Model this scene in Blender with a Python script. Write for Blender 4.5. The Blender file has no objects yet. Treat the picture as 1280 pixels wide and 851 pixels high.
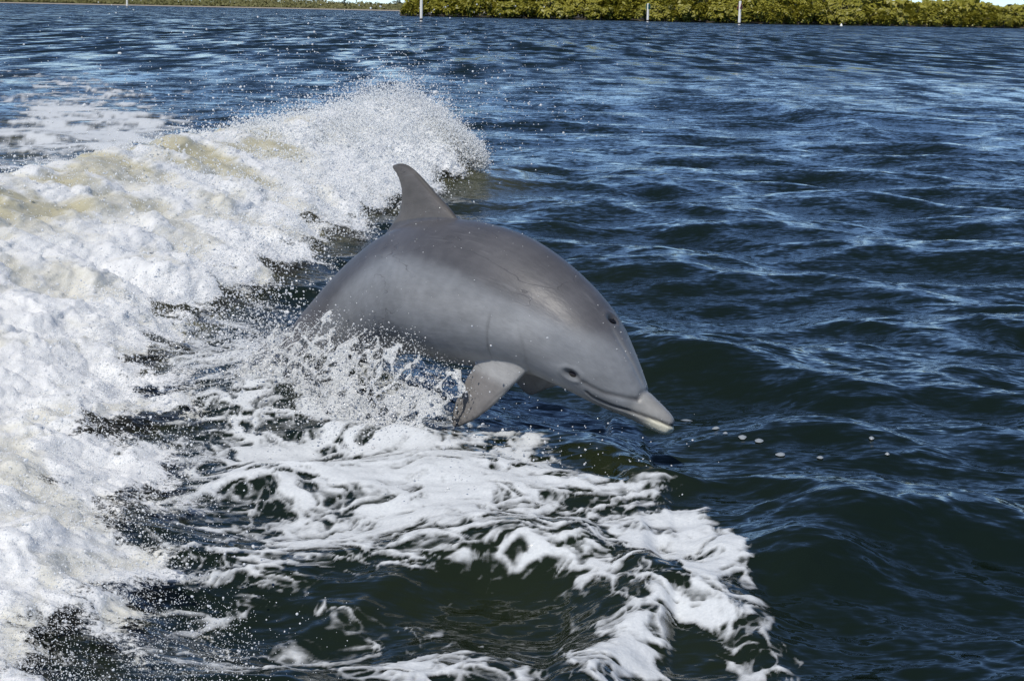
import bpy, math, random
import numpy as np
from mathutils import Matrix, Vector, noise as mnoise

sc = bpy.context.scene
col = sc.collection
rng = np.random.default_rng(7)
random.seed(7)

# ------------------------------------------------------------------ camera
CAM_H = 1.42                      # eye height above the mean water level (m)
FPX = 2133.0                      # focal length in pixels of a 1280 px wide picture (60 mm on 36 mm)
PITCH, ROLL = math.radians(10.93), math.radians(1.163)
_R0 = np.array([1, 0, 0.0]); _U0 = np.array([0, math.sin(PITCH), math.cos(PITCH)])
FWD = np.array([0, math.cos(PITCH), -math.sin(PITCH)])
RGT = _R0 * math.cos(ROLL) + _U0 * math.sin(ROLL)
UPV = -_R0 * math.sin(ROLL) + _U0 * math.cos(ROLL)
EYE = np.array([0, 0, CAM_H])
cam_d = bpy.data.cameras.new('camera'); cam = bpy.data.objects.new('camera', cam_d); col.objects.link(cam)
cam_d.sensor_width = 36; cam_d.lens = 60; cam_d.clip_start = 0.05; cam_d.clip_end = 20000
cam.matrix_world = Matrix(((RGT[0], UPV[0], -FWD[0], EYE[0]), (RGT[1], UPV[1], -FWD[1], EYE[1]),
                           (RGT[2], UPV[2], -FWD[2], EYE[2]), (0, 0, 0, 1)))
sc.camera = cam

# ------------------------------------------------------------------ sky and sun
SUN_EL, SUN_AZ = math.radians(54), math.radians(203)     # azimuth clockwise from +Y (north): behind the viewer, to the left
world = bpy.data.worlds.new('World'); sc.world = world; world.use_nodes = True
wn = world.node_tree; wn.nodes.clear()
sky = wn.nodes.new('ShaderNodeTexSky'); sky.sky_type = 'NISHITA'; sky.sun_disc = False
sky.sun_elevation = SUN_EL; sky.sun_rotation = SUN_AZ
sky.air_density = 0.55; sky.dust_density = 0.0; sky.ozone_density = 5.5
bg = wn.nodes.new('ShaderNodeBackground'); bg.inputs['Strength'].default_value = 0.13
wo = wn.nodes.new('ShaderNodeOutputWorld')
wn.links.new(sky.outputs[0], bg.inputs[0]); wn.links.new(bg.outputs[0], wo.inputs[0])
SUNV = Vector((math.sin(SUN_AZ) * math.cos(SUN_EL), math.cos(SUN_AZ) * math.cos(SUN_EL), math.sin(SUN_EL)))
sd = bpy.data.lights.new('sun', 'SUN'); sd.energy = 3.9; sd.angle = math.radians(0.5); sd.color = (1.0, 0.955, 0.88)
so = bpy.data.objects.new('sun', sd); col.objects.link(so)
so.rotation_euler = SUNV.to_track_quat('Z', 'Y').to_euler(); so.location = SUNV * 50
sc.view_settings.view_transform = 'Standard'; sc.view_settings.look = 'None'
sc.view_settings.gamma = 1.0; sc.view_settings.exposure = 0.0
sc.render.engine = 'CYCLES'
sc.cycles.use_denoising = True
sc.cycles.max_bounces = 10; sc.cycles.diffuse_bounces = 7; sc.cycles.caustics_reflective = False; sc.cycles.caustics_refractive = False

# ------------------------------------------------------------------ helpers
def tag(o, label=None, cat=None, group=None, kind=None):
    if label: o['label'] = label
    if cat: o['category'] = cat
    if group: o['group'] = group
    if kind: o['kind'] = kind
    return o

def np_mesh(name, verts, faces, smooth=True):
    """mesh from an (n,3) vertex array and an (m,3) or (m,4) face array"""
    me = bpy.data.meshes.new(name)
    verts = np.ascontiguousarray(verts, np.float32); faces = np.ascontiguousarray(faces, np.int32)
    k = faces.shape[1]; m = len(faces)
    me.vertices.add(len(verts)); me.vertices.foreach_set('co', verts.ravel())
    me.loops.add(m * k); me.loops.foreach_set('vertex_index', faces.ravel())
    me.polygons.add(m); me.polygons.foreach_set('loop_start', np.arange(0, m * k, k, dtype=np.int32))
    me.polygons.foreach_set('loop_total', np.full(m, k, np.int32))
    me.update(calc_edges=True); me.validate()
    if smooth: me.polygons.foreach_set('use_smooth', np.ones(len(me.polygons), bool))
    return me

def attr(me, name, vals, kind='FLOAT'):
    vals = np.ascontiguousarray(vals, np.float32)
    a = me.attributes.new(name, kind, 'POINT')
    a.data.foreach_set({'FLOAT': 'value', 'FLOAT_VECTOR': 'vector', 'FLOAT_COLOR': 'color'}[kind], vals.ravel())

def link(name, me, mat=None, parent=None):
    o = bpy.data.objects.new(name, me); col.objects.link(o)
    if mat and not me.materials: me.materials.append(mat)
    if parent: o.parent = parent
    return o

def grid_faces(nr, nc, wrap=False):
    i = np.arange(nr - 1)[:, None]; j = np.arange(nc if wrap else nc - 1)[None]
    jn = (j + 1) % nc
    return np.stack([i * nc + j, i * nc + jn, (i + 1) * nc + jn, (i + 1) * nc + j], -1).reshape(-1, 4)

def sstep(a, b, x):
    t = np.clip((x - a) / (b - a), 0, 1); return t * t * (3 - 2 * t)

def _h(ix, iy, iz, s):
    h = (ix.astype(np.int64) * 374761393 + iy.astype(np.int64) * 668265263 + iz * 1274126177 + s * 974634773) & 0xffffffff
    h = ((h ^ (h >> 13)) * 1274126177) & 0xffffffff
    return (h ^ (h >> 16)) & 0xffff

def pn(x, y, s=0):
    """2D gradient noise, about -0.7..0.7"""
    x0 = np.floor(x); y0 = np.floor(y); fx = x - x0; fy = y - y0
    ix = x0.astype(np.int64); iy = y0.astype(np.int64)
    ux = fx * fx * fx * (fx * (fx * 6 - 15) + 10); uy = fy * fy * fy * (fy * (fy * 6 - 15) + 10)
    def g(dx, dy):
        a = _h(ix + dx, iy + dy, 0, s) * (2 * math.pi / 65536)
        return np.cos(a) * (fx - dx) + np.sin(a) * (fy - dy)
    a = g(0, 0); b = g(1, 0); c = g(0, 1); d = g(1, 1)
    return (a + (b - a) * ux) * (1 - uy) + (c + (d - c) * ux) * uy

def fbm(x, y, o=4, s=0, g=.5):
    t = 0; a = 1
    for i in range(o):
        t = t + a * pn(x, y, s + i); x = x * 2.03 + 7.1; y = y * 2.03 - 3.7; a *= g
    return t

def billow(x, y, o=4, s=0, g=.5):
    t = 0; a = 1
    for i in range(o):
        t = t + a * np.abs(pn(x, y, s + i)); x = x * 2.07 + 5.3; y = y * 2.07 - 1.9; a *= g
    return t

def worley(x, y, s=0):
    x0 = np.floor(x).astype(np.int64); y0 = np.floor(y).astype(np.int64)
    f1 = np.full(x.shape, 9.); f2 = np.full(x.shape, 9.)
    for dx in (-1, 0, 1):
        for dy in (-1, 0, 1):
            px = x0 + dx + _h(x0 + dx, y0 + dy, 0, s) / 65536; py = y0 + dy + _h(x0 + dx, y0 + dy, 1, s) / 65536
            d = np.hypot(px - x, py - y)
            f2 = np.minimum(f2, np.maximum(f1, d)); f1 = np.minimum(f1, d)
    return f1, f2

def project(P):
    d = P - EYE; z = d @ FWD
    return 640 + FPX * (d @ RGT) / z, 425.5 - FPX * (d @ UPV) / z

def at(px, py, z=0.0):
    """point at height z seen at a photograph pixel"""
    d = FWD + (px - 640) / FPX * RGT - (py - 425.5) / FPX * UPV
    return EYE + d * ((z - CAM_H) / d[2])

def at_y(px, py, y):
    d = FWD + (px - 640) / FPX * RGT - (py - 425.5) / FPX * UPV
    return EYE + d * (y / d[1])

def mat_new(name):
    m = bpy.data.materials.new(name); m.use_nodes = True
    nt = m.node_tree
    return m, nt, nt.nodes['Principled BSDF']

def N(nt, t, **kw):
    n = nt.nodes.new(t)
    for k, v in kw.items():
        if k in n.inputs: n.inputs[k].default_value = v
        else: setattr(n, k, v)
    return n

def L(nt, a, b): nt.links.new(a, b)

def mixrgb(nt, fac, a, b):
    m = nt.nodes.new('ShaderNodeMix'); m.data_type = 'RGBA'
    for s, v in ((m.inputs[0], fac), (m.inputs[6], a), (m.inputs[7], b)):
        if hasattr(v, 'is_output') or isinstance(v, bpy.types.NodeSocket): L(nt, v, s)
        else: s.default_value = v if isinstance(v, (int, float)) else (*v, 1)
    return m.outputs[2]

def math_n(nt, op, a, b=None, clamp=False):
    m = nt.nodes.new('ShaderNodeMath'); m.operation = op; m.use_clamp = clamp
    for s, v in zip(m.inputs, (a, b)):
        if v is None: continue
        if isinstance(v, bpy.types.NodeSocket): L(nt, v, s)
        else: s.default_value = v
    return m.outputs[0]

def noise_n(nt, scale, detail=4, rough=.55, vec=None, stretch=None):
    n = N(nt, 'ShaderNodeTexNoise'); n.inputs['Scale'].default_value = scale
    n.inputs['Detail'].default_value = detail; n.inputs['Roughness'].default_value = rough
    if vec is None:
        vec = N(nt, 'ShaderNodeNewGeometry').outputs['Position']
    if stretch:
        mp = N(nt, 'ShaderNodeMapping'); mp.inputs['Scale'].default_value = stretch; L(nt, vec, mp.inputs[0]); vec = mp.outputs[0]
    L(nt, vec, n.inputs['Vector'])
    return n.outputs['Fac']

def att_n(nt, name, out='Fac'):
    a = N(nt, 'ShaderNodeAttribute'); a.attribute_name = name; return a.outputs[out]

def simple(name, rgb, rough=.6, var=.12, scale=8.0, spec=.5):
    m, nt, b = mat_new(name)
    n = noise_n(nt, scale, 4, vec=N(nt, 'ShaderNodeTexCoord').outputs['Object'])
    c = mixrgb(nt, n, tuple(v * (1 - var) for v in rgb), tuple(min(1, v * (1 + var)) for v in rgb))
    L(nt, c, b.inputs['Base Color']); b.inputs['Roughness'].default_value = rough
    b.inputs['Specular IOR Level'].default_value = spec
    return m

# ------------------------------------------------------------------ materials
def water_material():
    m, nt, b = mat_new('sea water')
    aer = att_n(nt, 'aer'); murk = att_n(nt, 'murk')
    deep = mixrgb(nt, murk, (0.0055, 0.0105, 0.0070), (0.024, 0.029, 0.010))
    c = mixrgb(nt, aer, deep, (0.36, 0.34, 0.20))
    L(nt, c, b.inputs['Base Color'])
    b.inputs['IOR'].default_value = 1.333; b.inputs['Roughness'].default_value = 0.06
    # wind ripples too small for the mesh: tilt the normal directly, so that they also hold far away
    geo = N(nt, 'ShaderNodeNewGeometry'); pos = geo.outputs['Position']
    far = att_n(nt, 'far')
    total = geo.outputs['Normal']
    for scale, det, amp, st, famp in ((45.0, 3, .55, (.40, 1.15, 1), -.3), (11.0, 3, .50, (.45, 1.2, 1), -.15), (2.2, 4, .10, (.60, .8, 1), .45), (.9, 4, .0, (1.6, .25, 1), .75), (.25, 3, .0, (1.8, .22, 1), .30)):
        mp = N(nt, 'ShaderNodeMapping'); mp.inputs['Scale'].default_value = st; L(nt, pos, mp.inputs[0])
        nz_ = N(nt, 'ShaderNodeTexNoise'); nz_.inputs['Scale'].default_value = scale; nz_.inputs['Detail'].default_value = det
        L(nt, mp.outputs[0], nz_.inputs['Vector'])
        v1 = nt.nodes.new('ShaderNodeVectorMath'); v1.operation = 'SUBTRACT'; L(nt, nz_.outputs['Color'], v1.inputs[0]); v1.inputs[1].default_value = (.5, .5, .5)
        v2 = nt.nodes.new('ShaderNodeVectorMath'); v2.operation = 'MULTIPLY'; L(nt, v1.outputs[0], v2.inputs[0]); v2.inputs[1].default_value = (.8, 1.5, 0)
        v3 = nt.nodes.new('ShaderNodeVectorMath'); v3.operation = 'SCALE'; L(nt, v2.outputs[0], v3.inputs[0])
        L(nt, math_n(nt, 'ADD', math_n(nt, 'MULTIPLY', far, famp), amp), v3.inputs['Scale'])
        v4 = nt.nodes.new('ShaderNodeVectorMath'); v4.operation = 'ADD'; L(nt, total, v4.inputs[0]); L(nt, v3.outputs[0], v4.inputs[1]); total = v4.outputs[0]
    # the chop runs towards -Y: its steep lee faces lean that way
    lean = N(nt, 'ShaderNodeCombineXYZ'); L(nt, math_n(nt, 'MULTIPLY', far, -.20), lean.inputs['Y'])
    v5 = nt.nodes.new('ShaderNodeVectorMath'); v5.operation = 'ADD'; L(nt, total, v5.inputs[0]); L(nt, lean.outputs[0], v5.inputs[1]); total = v5.outputs[0]
    nn = nt.nodes.new('ShaderNodeVectorMath'); nn.operation = 'NORMALIZE'; L(nt, total, nn.inputs[0])
    L(nt, nn.outputs[0], b.inputs['Normal'])
    return m

def foam_material():
    m, nt, b = mat_new('sea foam')
    f = att_n(nt, 'foam')
    fine = noise_n(nt, 120, 3, .6); mid = noise_n(nt, 30, 4, .6, stretch=(.7, 1.2, 1))
    v = math_n(nt, 'ADD', f, math_n(nt, 'MULTIPLY', math_n(nt, 'SUBTRACT', mid, .5), .55))
    r = N(nt, 'ShaderNodeMapRange'); r.interpolation_type = 'SMOOTHSTEP'
    r.inputs['From Min'].default_value = .16; r.inputs['From Max'].default_value = 1.0
    L(nt, v, r.inputs['Value'])
    L(nt, math_n(nt, 'MULTIPLY', r.outputs[0], .90), b.inputs['Alpha'])
    L(nt, mixrgb(nt, fine, (.50, .53, .55), (.80, .82, .82)), b.inputs['Base Color'])
    b.inputs['Roughness'].default_value = .55; b.inputs['IOR'].default_value = 1.2
    bp = N(nt, 'ShaderNodeBump'); bp.inputs['Distance'].default_value = .004; bp.inputs['Strength'].default_value = .4
    L(nt, math_n(nt, 'ADD', mid, math_n(nt, 'MULTIPLY', fine, .5)), bp.inputs['Height']); L(nt, bp.outputs[0], b.inputs['Normal'])
    return m

def whitewater_material():
    m, nt, b = mat_new('white water')
    aer = att_n(nt, 'aer')
    n = noise_n(nt, 60, 5, .7); n2 = noise_n(nt, 190, 2, .6)
    white = mixrgb(nt, n, (.78, .80, .80), (.96, .96, .95))
    c = mixrgb(nt, aer, white, (.56, .52, .36))
    L(nt, c, b.inputs['Base Color'])
    L(nt, math_n(nt, 'SUBTRACT', .55, math_n(nt, 'MULTIPLY', aer, .35)), b.inputs['Roughness'])
    b.inputs['IOR'].default_value = 1.3
    b.inputs['Subsurface Weight'].default_value = .7; b.inputs['Subsurface Radius'].default_value = (1, 1, 1); b.inputs['Subsurface Scale'].default_value = .035
    edge = att_n(nt, 'edge')
    v = math_n(nt, 'ADD', edge, math_n(nt, 'MULTIPLY', math_n(nt, 'SUBTRACT', n, .5), 1.6))
    r = N(nt, 'ShaderNodeMapRange'); r.inputs['From Min'].default_value = .35; r.inputs['From Max'].default_value = .6
    L(nt, v, r.inputs['Value']); L(nt, r.outputs[0], b.inputs['Alpha'])
    bp = N(nt, 'ShaderNodeBump'); bp.inputs['Distance'].default_value = .017; bp.inputs['Strength'].default_value = .55
    h = math_n(nt, 'ADD', math_n(nt, 'MULTIPLY', n, 1.0), math_n(nt, 'MULTIPLY', n2, .35))
    L(nt, math_n(nt, 'MULTIPLY', h, math_n(nt, 'SUBTRACT', 1.0, math_n(nt, 'MULTIPLY', aer, .7))), bp.inputs['Height'])
    L(nt, bp.outputs[0], b.inputs['Normal'])
    translucent(nt, b, .12, c)
    return m

def translucent(nt, b, fac, colour):
    """let light pass through foam and drops from behind"""
    t = N(nt, 'ShaderNodeBsdfTranslucent'); tr = N(nt, 'ShaderNodeBsdfTransparent')
    if isinstance(colour, bpy.types.NodeSocket): L(nt, colour, t.inputs[0])
    else: t.inputs[0].default_value = (*colour, 1)
    mx = N(nt, 'ShaderNodeMixShader'); mx.inputs[0].default_value = fac
    L(nt, b.outputs[0], mx.inputs[1]); L(nt, t.outputs[0], mx.inputs[2])
    res = mx.outputs[0]
    if b.inputs['Alpha'].is_linked:
        src = b.inputs['Alpha'].links[0].from_socket; nt.links.remove(b.inputs['Alpha'].links[0]); b.inputs['Alpha'].default_value = 1
        m2 = N(nt, 'ShaderNodeMixShader'); L(nt, src, m2.inputs[0]); L(nt, tr.outputs[0], m2.inputs[1]); L(nt, res, m2.inputs[2]); res = m2.outputs[0]
    L(nt, res, [n for n in nt.nodes if n.type == 'OUTPUT_MATERIAL'][0].inputs[0])

def droplet_material(name, rgb, trans, rough):
    m, nt, b = mat_new(name)
    b.inputs['Base Color'].default_value = (*rgb, 1); b.inputs['Roughness'].default_value = rough
    b.inputs['Transmission Weight'].default_value = trans; b.inputs['IOR'].default_value = 1.33
    if trans == 0: translucent(nt, b, .5, rgb)
    return m

def skin_material():
    m, nt, b = mat_new('wet dolphin skin')
    c = att_n(nt, 'col', 'Color'); rest = att_n(nt, 'rest', 'Vector')
    n = noise_n(nt, 7, 6, .65, vec=rest); n2 = noise_n(nt, 60, 4, .7, vec=rest, stretch=(.35, 1, 1))
    k = math_n(nt, 'ADD', math_n(nt, 'MULTIPLY', n, .5), math_n(nt, 'MULTIPLY', n2, .40))
    k = math_n(nt, 'ADD', k, .55)
    mul = nt.nodes.new('ShaderNodeVectorMath'); mul.operation = 'SCALE'
    L(nt, c, mul.inputs[0]); L(nt, k, mul.inputs['Scale'])
    # thin rake scars
    sc1 = noise_n(nt, 5.5, 3, .5, vec=rest, stretch=(.6, 1.0, 2.2))
    band = math_n(nt, 'ABSOLUTE', math_n(nt, 'SUBTRACT', sc1, .5))
    line = N(nt, 'ShaderNodeMapRange'); line.inputs['From Min'].default_value = .0; line.inputs['From Max'].default_value = .006
    line.inputs['To Min'].default_value = 1; line.inputs['To Max'].default_value = 0
    L(nt, band, line.inputs['Value'])
    where = N(nt, 'ShaderNodeMapRange'); where.inputs['From Min'].default_value = .50; where.inputs['From Max'].default_value = .60
    L(nt, noise_n(nt, 3.1, 2, .5, vec=rest), where.inputs['Value'])
    sxyz = N(nt, 'ShaderNodeSeparateXYZ'); L(nt, rest, sxyz.inputs[0])
    onbody = math_n(nt, 'GREATER_THAN', sxyz.outputs[2], -.185)
    fac = math_n(nt, 'MULTIPLY', math_n(nt, 'MULTIPLY', math_n(nt, 'MULTIPLY', line.outputs[0], where.outputs[0]), .65), onbody)
    # pale scratches and mottling
    sc2 = noise_n(nt, 26, 3, .6, vec=rest, stretch=(.12, 1.3, 1.6))
    pale = N(nt, 'ShaderNodeMapRange'); pale.inputs['From Min'].default_value = .62; pale.inputs['From Max'].default_value = .74
    L(nt, sc2, pale.inputs['Value'])
    mul2 = mixrgb(nt, math_n(nt, 'MULTIPLY', pale.outputs[0], .18), mul.outputs[0], (.27, .27, .28))
    cc = mixrgb(nt, fac, mul2, (.06, .058, .06))
    L(nt, cc, b.inputs['Base Color'])
    r = math_n(nt, 'ADD', .40, math_n(nt, 'MULTIPLY', n2, .24)); L(nt, r, b.inputs['Roughness'])
    b.inputs['IOR'].default_value = 1.36; b.inputs['Coat Weight'].default_value = .30; b.inputs['Coat Roughness'].default_value = .33; b.inputs['Coat IOR'].default_value = 1.33
    bp = N(nt, 'ShaderNodeBump'); bp.inputs['Distance'].default_value = .004; bp.inputs['Strength'].default_value = .35
    L(nt, math_n(nt, 'ADD', n2, math_n(nt, 'MULTIPLY', fac, -1.2)), bp.inputs['Height']); L(nt, bp.outputs[0], b.inputs['Normal']); L(nt, bp.outputs[0], b.inputs['Coat Normal'])
    return m

M_WATER = water_material(); M_FOAM = foam_material(); M_WHITE = whitewater_material()
M_DROP = droplet_material('spray drops', (.92, .93, .93), 0.0, .3)
M_CLEAR = droplet_material('clear water drops', (.95, .96, .96), .45, .08)
M_SKIN = skin_material()

# ------------------------------------------------------------------ water height
WAVES = []
for i in range(120):
    lam = 0.045 * (2.4 / 0.045) ** ((i + rng.random()) / 120)
    th = math.radians(-97) + rng.normal() * math.radians(36)
    k = 2 * math.pi / lam
    slope = .25 / math.sqrt(96 / 2) * (.98 if .35 < lam < 1.4 else .8)
    WAVES.append((k * math.cos(th), k * math.sin(th), k, slope / k, rng.random() * 6.283))

def ocean(x, y, dr=None):
    dx = np.zeros_like(x); dy = np.zeros_like(x); z = np.zeros_like(x)
    for kx, ky, k, a, ph in WAVES:
        p = kx * x + ky * y + ph
        A = a if dr is None else a * np.exp(-(k * dr * .55) ** 2)
        s = np.sin(p); c = np.cos(p)
        z += A * c; q = -.60 * A / k
        dx += q * kx * s; dy += q * ky * s
    return dx, dy, z

# the stern wave: crest line (x, height) and foot of its white face, by distance y
WK_Y = np.array([0.5, 2.5, 3.8, 5.4, 7.0, 8.5, 10., 12., 13.4, 14.3, 14.9, 15.5])
WK_XE = np.array([-.70, -.82, -.98, -1.22, -1.42, -1.30, -1.10, -.95, -.62, -.40, -.34, -.25])
WK_XC = np.array([-2.4, -2.5, -2.6, -2.75, -2.75, -2.62, -2.40, -2.12, -1.55, -1.06, -.80, -.5])
WK_ZC = np.array([.35, .42, .46, .50, .50, .47, .46, .46, .50, .60, .50, .0])
def wake_params(y):
    return [np.interp(y, WK_Y, A) for A in (WK_XE, WK_XC, WK_ZC)]
def wake(x, y):
    xe, xc, zc = wake_params(y)
    t = (x - xc) / (xe - xc)
    front = np.where(t < 1.35, (np.clip(1 - t / 1.35, 0, 1)) ** 1.5, 0) * sstep(-.01, .0, t)
    front = np.where(t >= 0, (1 - sstep(0, 1.3, t)) * .55 + .45 * np.clip(1 - t / 1.1, 0, 1) ** 2, 0)
    back = np.where(t < 0, np.exp(-((x - xc) / .85) ** 2), 0)
    return zc * (front + back)

def poly_ridge(x, y, pts, amp, wf, wb, fade=.35):
    """a wave crest along a line of points, steep towards the viewer, broad behind"""
    pts = np.array(sorted(pts)); xl, xr = pts[0, 0], pts[-1, 0]
    xx = np.linspace(xl - .5, xr + .5, 240); yc = np.interp(xx, pts[:, 0], pts[:, 1])
    n_ = max(3, int(240 * .12 * (xr - xl) / (xr - xl + 1)) | 1); yc = np.convolve(np.pad(yc, n_ // 2, 'edge'), np.ones(n_) / n_, 'valid')
    d = (y - np.interp(x, xx, yc)) / np.sqrt(1 + np.interp(x, xx, np.gradient(yc, xx)) ** 2)
    d = d + .25 * wf * pn(x / wb * .9, y / wb * .3, 55)
    w = wf + (wb - wf) * sstep(-.3 * wf, .3 * wf, d)
    return amp * np.exp(-(d / w) ** 2) * sstep(xl - fade, xl + fade, x) * sstep(xr + fade, xr - fade, x)

def px_line(*pts): return [tuple(at(a, b)[:2]) for a, b in pts]
RIDGES = [
    (px_line((330, 770), (430, 745), (520, 715), (600, 700), (690, 705), (760, 690)), .028, .08, .16, .3),
    (px_line((700, 880), (760, 800), (830, 745), (900, 755), (970, 790)), .065, .10, .20, .2),
    (px_line((960, 705), (1080, 678), (1200, 668), (1330, 680)), .105, .17, .42, .3),
    (px_line((800, 455), (880, 466), (960, 476), (1030, 490)), .075, .18, .30, .4),
    (px_line((900, 550), (1000, 545), (1110, 560)), .05, .13, .3, .3),
    (px_line((700, 560), (770, 575), (830, 625)), .05, .12, .25, .2),
    (px_line((780, 128), (880, 133), (970, 140), (1060, 152)), .22, .9, 1.1, 3.0),
    ([(-.75, 14.2), (-.3, 14.2), (.1, 14.2)], .14, .5, .7, .45),
    (px_line((1150, 470), (1280, 455), (1340, 470)), .07, .2, .4, .4),
    (px_line((730, 235), (830, 238), (960, 262)), .07, .3, .5, .8),
]
def swell(x, y):
    z = wake(x, y)
    for pts, amp, wf, wb, fd in RIDGES: z = z + poly_ridge(x, y, pts, amp, wf, wb, fd)
    z = z + .13 * np.exp(-(((x + .72) / .55) ** 2 + ((y - 6.2) / .55) ** 2))          # water heaped round the dolphin's tail
    z = z + .065 * np.exp(-(((x + .22) / .38) ** 2 + ((y - 5.5) / .38) ** 2))        # and lifted under its chest
    return z

def sea(x, y, dr=None):
    dx, dy, z = ocean(x, y, dr)
    xe, xc, zc = wake_params(y)
    calm = 1 - .75 * sstep(-.9, .2, (x - xc + .3)) * sstep(.5, -.3, x - xe) * (y < 16)
    return np.stack([x + dx * calm, y + dy * calm, z * calm + swell(x, y)], -1)

# grid: rings round the viewpoint, fine in the direction of the photograph
th_f = np.radians(np.linspace(-20.5, 20.5, 760))
th_c = np.radians(np.concatenate([np.linspace(-176, -23, 30), []]))
theta = np.concatenate([th_c, th_f, -th_c[::-1]])
inv = np.linspace(1 / 2.75, 1 / 1500, 770)
rad = np.concatenate([[.25, .7, 1.2, 1.7, 2.2, 2.5], 1 / inv, [2200, 3500, 6000, 9000]])
RR, TT = np.meshgrid(rad, theta, indexing='ij')
GX = RR * np.sin(TT); GY = RR * np.cos(TT)
DR = np.clip(np.gradient(rad), .004, None)[:, None] + 0 * RR
DR = np.where(np.abs(TT) > np.radians(21), np.maximum(DR, RR * .06), DR)
x, y, dr = GX.ravel(), GY.ravel(), DR.ravel()
SEA = sea(x, y, dr)
nc = len(theta)
faces = grid_faces(len(rad), nc, wrap=True)
me = np_mesh('water', SEA, faces)
PX, PY = project(np.stack([x, y, 0 * x], -1))
front = y > .5
# cloudy, churned water (a colour of the water itself)
def blob(cx, cy, rx, ry, ang=0):
    a = math.radians(ang); u = (PX - cx) * math.cos(a) + (PY - cy) * math.sin(a); v = -(PX - cx) * math.sin(a) + (PY - cy) * math.cos(a)
    return np.where(front, np.exp(-((u / rx) ** 2 + (v / ry) ** 2)), 0)
xe, xc, zc = wake_params(y)
t = (x - xc) / (xe - xc)
near = (y > 1) & (y < 22)
aer = np.where(near, sstep(-1.0, -.1, t) * sstep(1.15, .75, t) * sstep(16.5, 14.5, y) * sstep(4.5, 7.5, y), 0) * .75
aer *= .55 + .9 * np.clip(fbm(x * 1.3, y * .9, 3, 5) + .3, 0, 1)
aer = np.clip(aer + .16 * blob(60, 190, 160, 60) + .10 * blob(600, 235, 60, 22), 0, .9)
murk = np.clip(sstep(-2.5, -1, x) * sstep(17, 9, y) * .12 * sstep(1.2, .2, x) + .30 * blob(600, 740, 190, 40) + .35 * blob(770, 600, 80, 45)
               + .5 * blob(600, 230, 70, 25) + .2 * blob(860, 800, 90, 40), 0, 1) * (y > 0)
attr(me, 'aer', aer); attr(me, 'murk', murk); attr(me, 'far', sstep(8, 60, rad)[:, None].repeat(len(theta), 1).ravel())
water = link('water', me, M_WATER)
tag(water, 'dark blue-green choppy sea water filling the lagoon', 'water', kind='structure')

# ------------------------------------------------------------------ surface foam
D = (.62 * blob(320, 500, 150, 95, 0) + .70 * blob(620, 615, 170, 65, 12) + .86 * blob(800, 690, 140, 60, 30) + 1.0 * blob(890, 740, 80, 42, 35)
     + .8 * blob(480, 680, 260, 32, 4) + .55 * blob(420, 590, 180, 60, 0) + .85 * blob(780, 825, 75, 45, -40) + .42 * blob(600, 820, 240, 40, 0)
     + .5 * blob(230, 720, 130, 28, 5) + .45 * blob(560, 530, 110, 40, 10) + .55 * blob(250, 430, 90, 40, 0) + .5 * blob(400, 440, 70, 40)
     + .80 * blob(90, 130, 115, 45, 4) + .78 * blob(60, 190, 160, 42, 0) + .45 * blob(170, 165, 90, 40, 0) + .3 * blob(950, 840, 60, 25)
     + .45 * blob(300, 820, 160, 20) + .5 * blob(700, 590, 70, 25, 20))
D = D - 1.2 * blob(775, 600, 52, 26, 12) - .7 * blob(620, 748, 80, 22, 0) - 1.3 * blob(700, 520, 42, 40, 20) - .9 * blob(860, 800, 55, 26, 10) - .5 * blob(720, 680, 25, 20)
edge_line = np.interp(PY, [480, 540, 590, 640, 700, 760, 800, 851, 1000], [640, 700, 790, 850, 915, 965, 985, 1010, 1010])
D = np.where(front, D + .23 * sstep(395, 440, PY) * sstep(130, 230, PX) * sstep(1300, 860, PY), 0)
D = D + .35 * blob(300, 640, 150, 60) + .25 * blob(420, 780, 300, 50) + .35 * blob(880, 745, 90, 40, 30)
D = D * sstep(22, -18, PX - edge_line + 40 * pn(x * 6, y * 6, 77))
idx = np.where(front & (D > .03) & (y < 40))[0]
fx, fy, fD = x[idx], y[idx], D[idx]
w1 = fbm(fx * 2.6, fy * 2.6, 4, 11); w2 = fbm(fx * 2.6 + 31, fy * 2.6 + 17, 4, 21)
wx = fx + .20 * w1; wy = fy + .20 * w2
far = sstep(9, 15, fy)
xs_ = 1 - .68 * far                                  # drawn out streaks in the old wash far behind
f1, f2 = worley(wx * 3.0 * xs_, wy * 4.8 * xs_, 3)
lace1 = 1 - sstep(.0, .36, f2 - f1)
f1b, f2b = worley(wx * 7.5 * xs_ + 5, wy * 11.5 * xs_, 4)
lace2 = 1 - sstep(.0, .40, f2b - f1b)
n1 = fbm(fx * 2.2 * xs_ + .5 * w1, fy * 2.8 * xs_ + .5 * w2, 5, 40)
n2 = fbm(fx * 14 * xs_ + 2 * w1, fy * 15 * xs_ + 2 * w2, 4, 60)
v = -.56 + .98 * np.minimum(fD, 1.0) + .36 * (lace1 - .4) + .32 * (lace2 - .4) + .55 * n1 + .30 * n2
foamv = np.zeros_like(x); f1c, f2c = worley(wx * 30 + 9, wy * 32, 6); bub = sstep(.10, .45, f2c - f1c)
v = v + .10 - .32 * bub * sstep(.75, .1, v) * (1 - far) + .10 * fbm(fx * 45, fy * 45, 2, 65)
foamv[idx] = sstep(-.22, .84, v) * sstep(.03, .2, fD)
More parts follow.
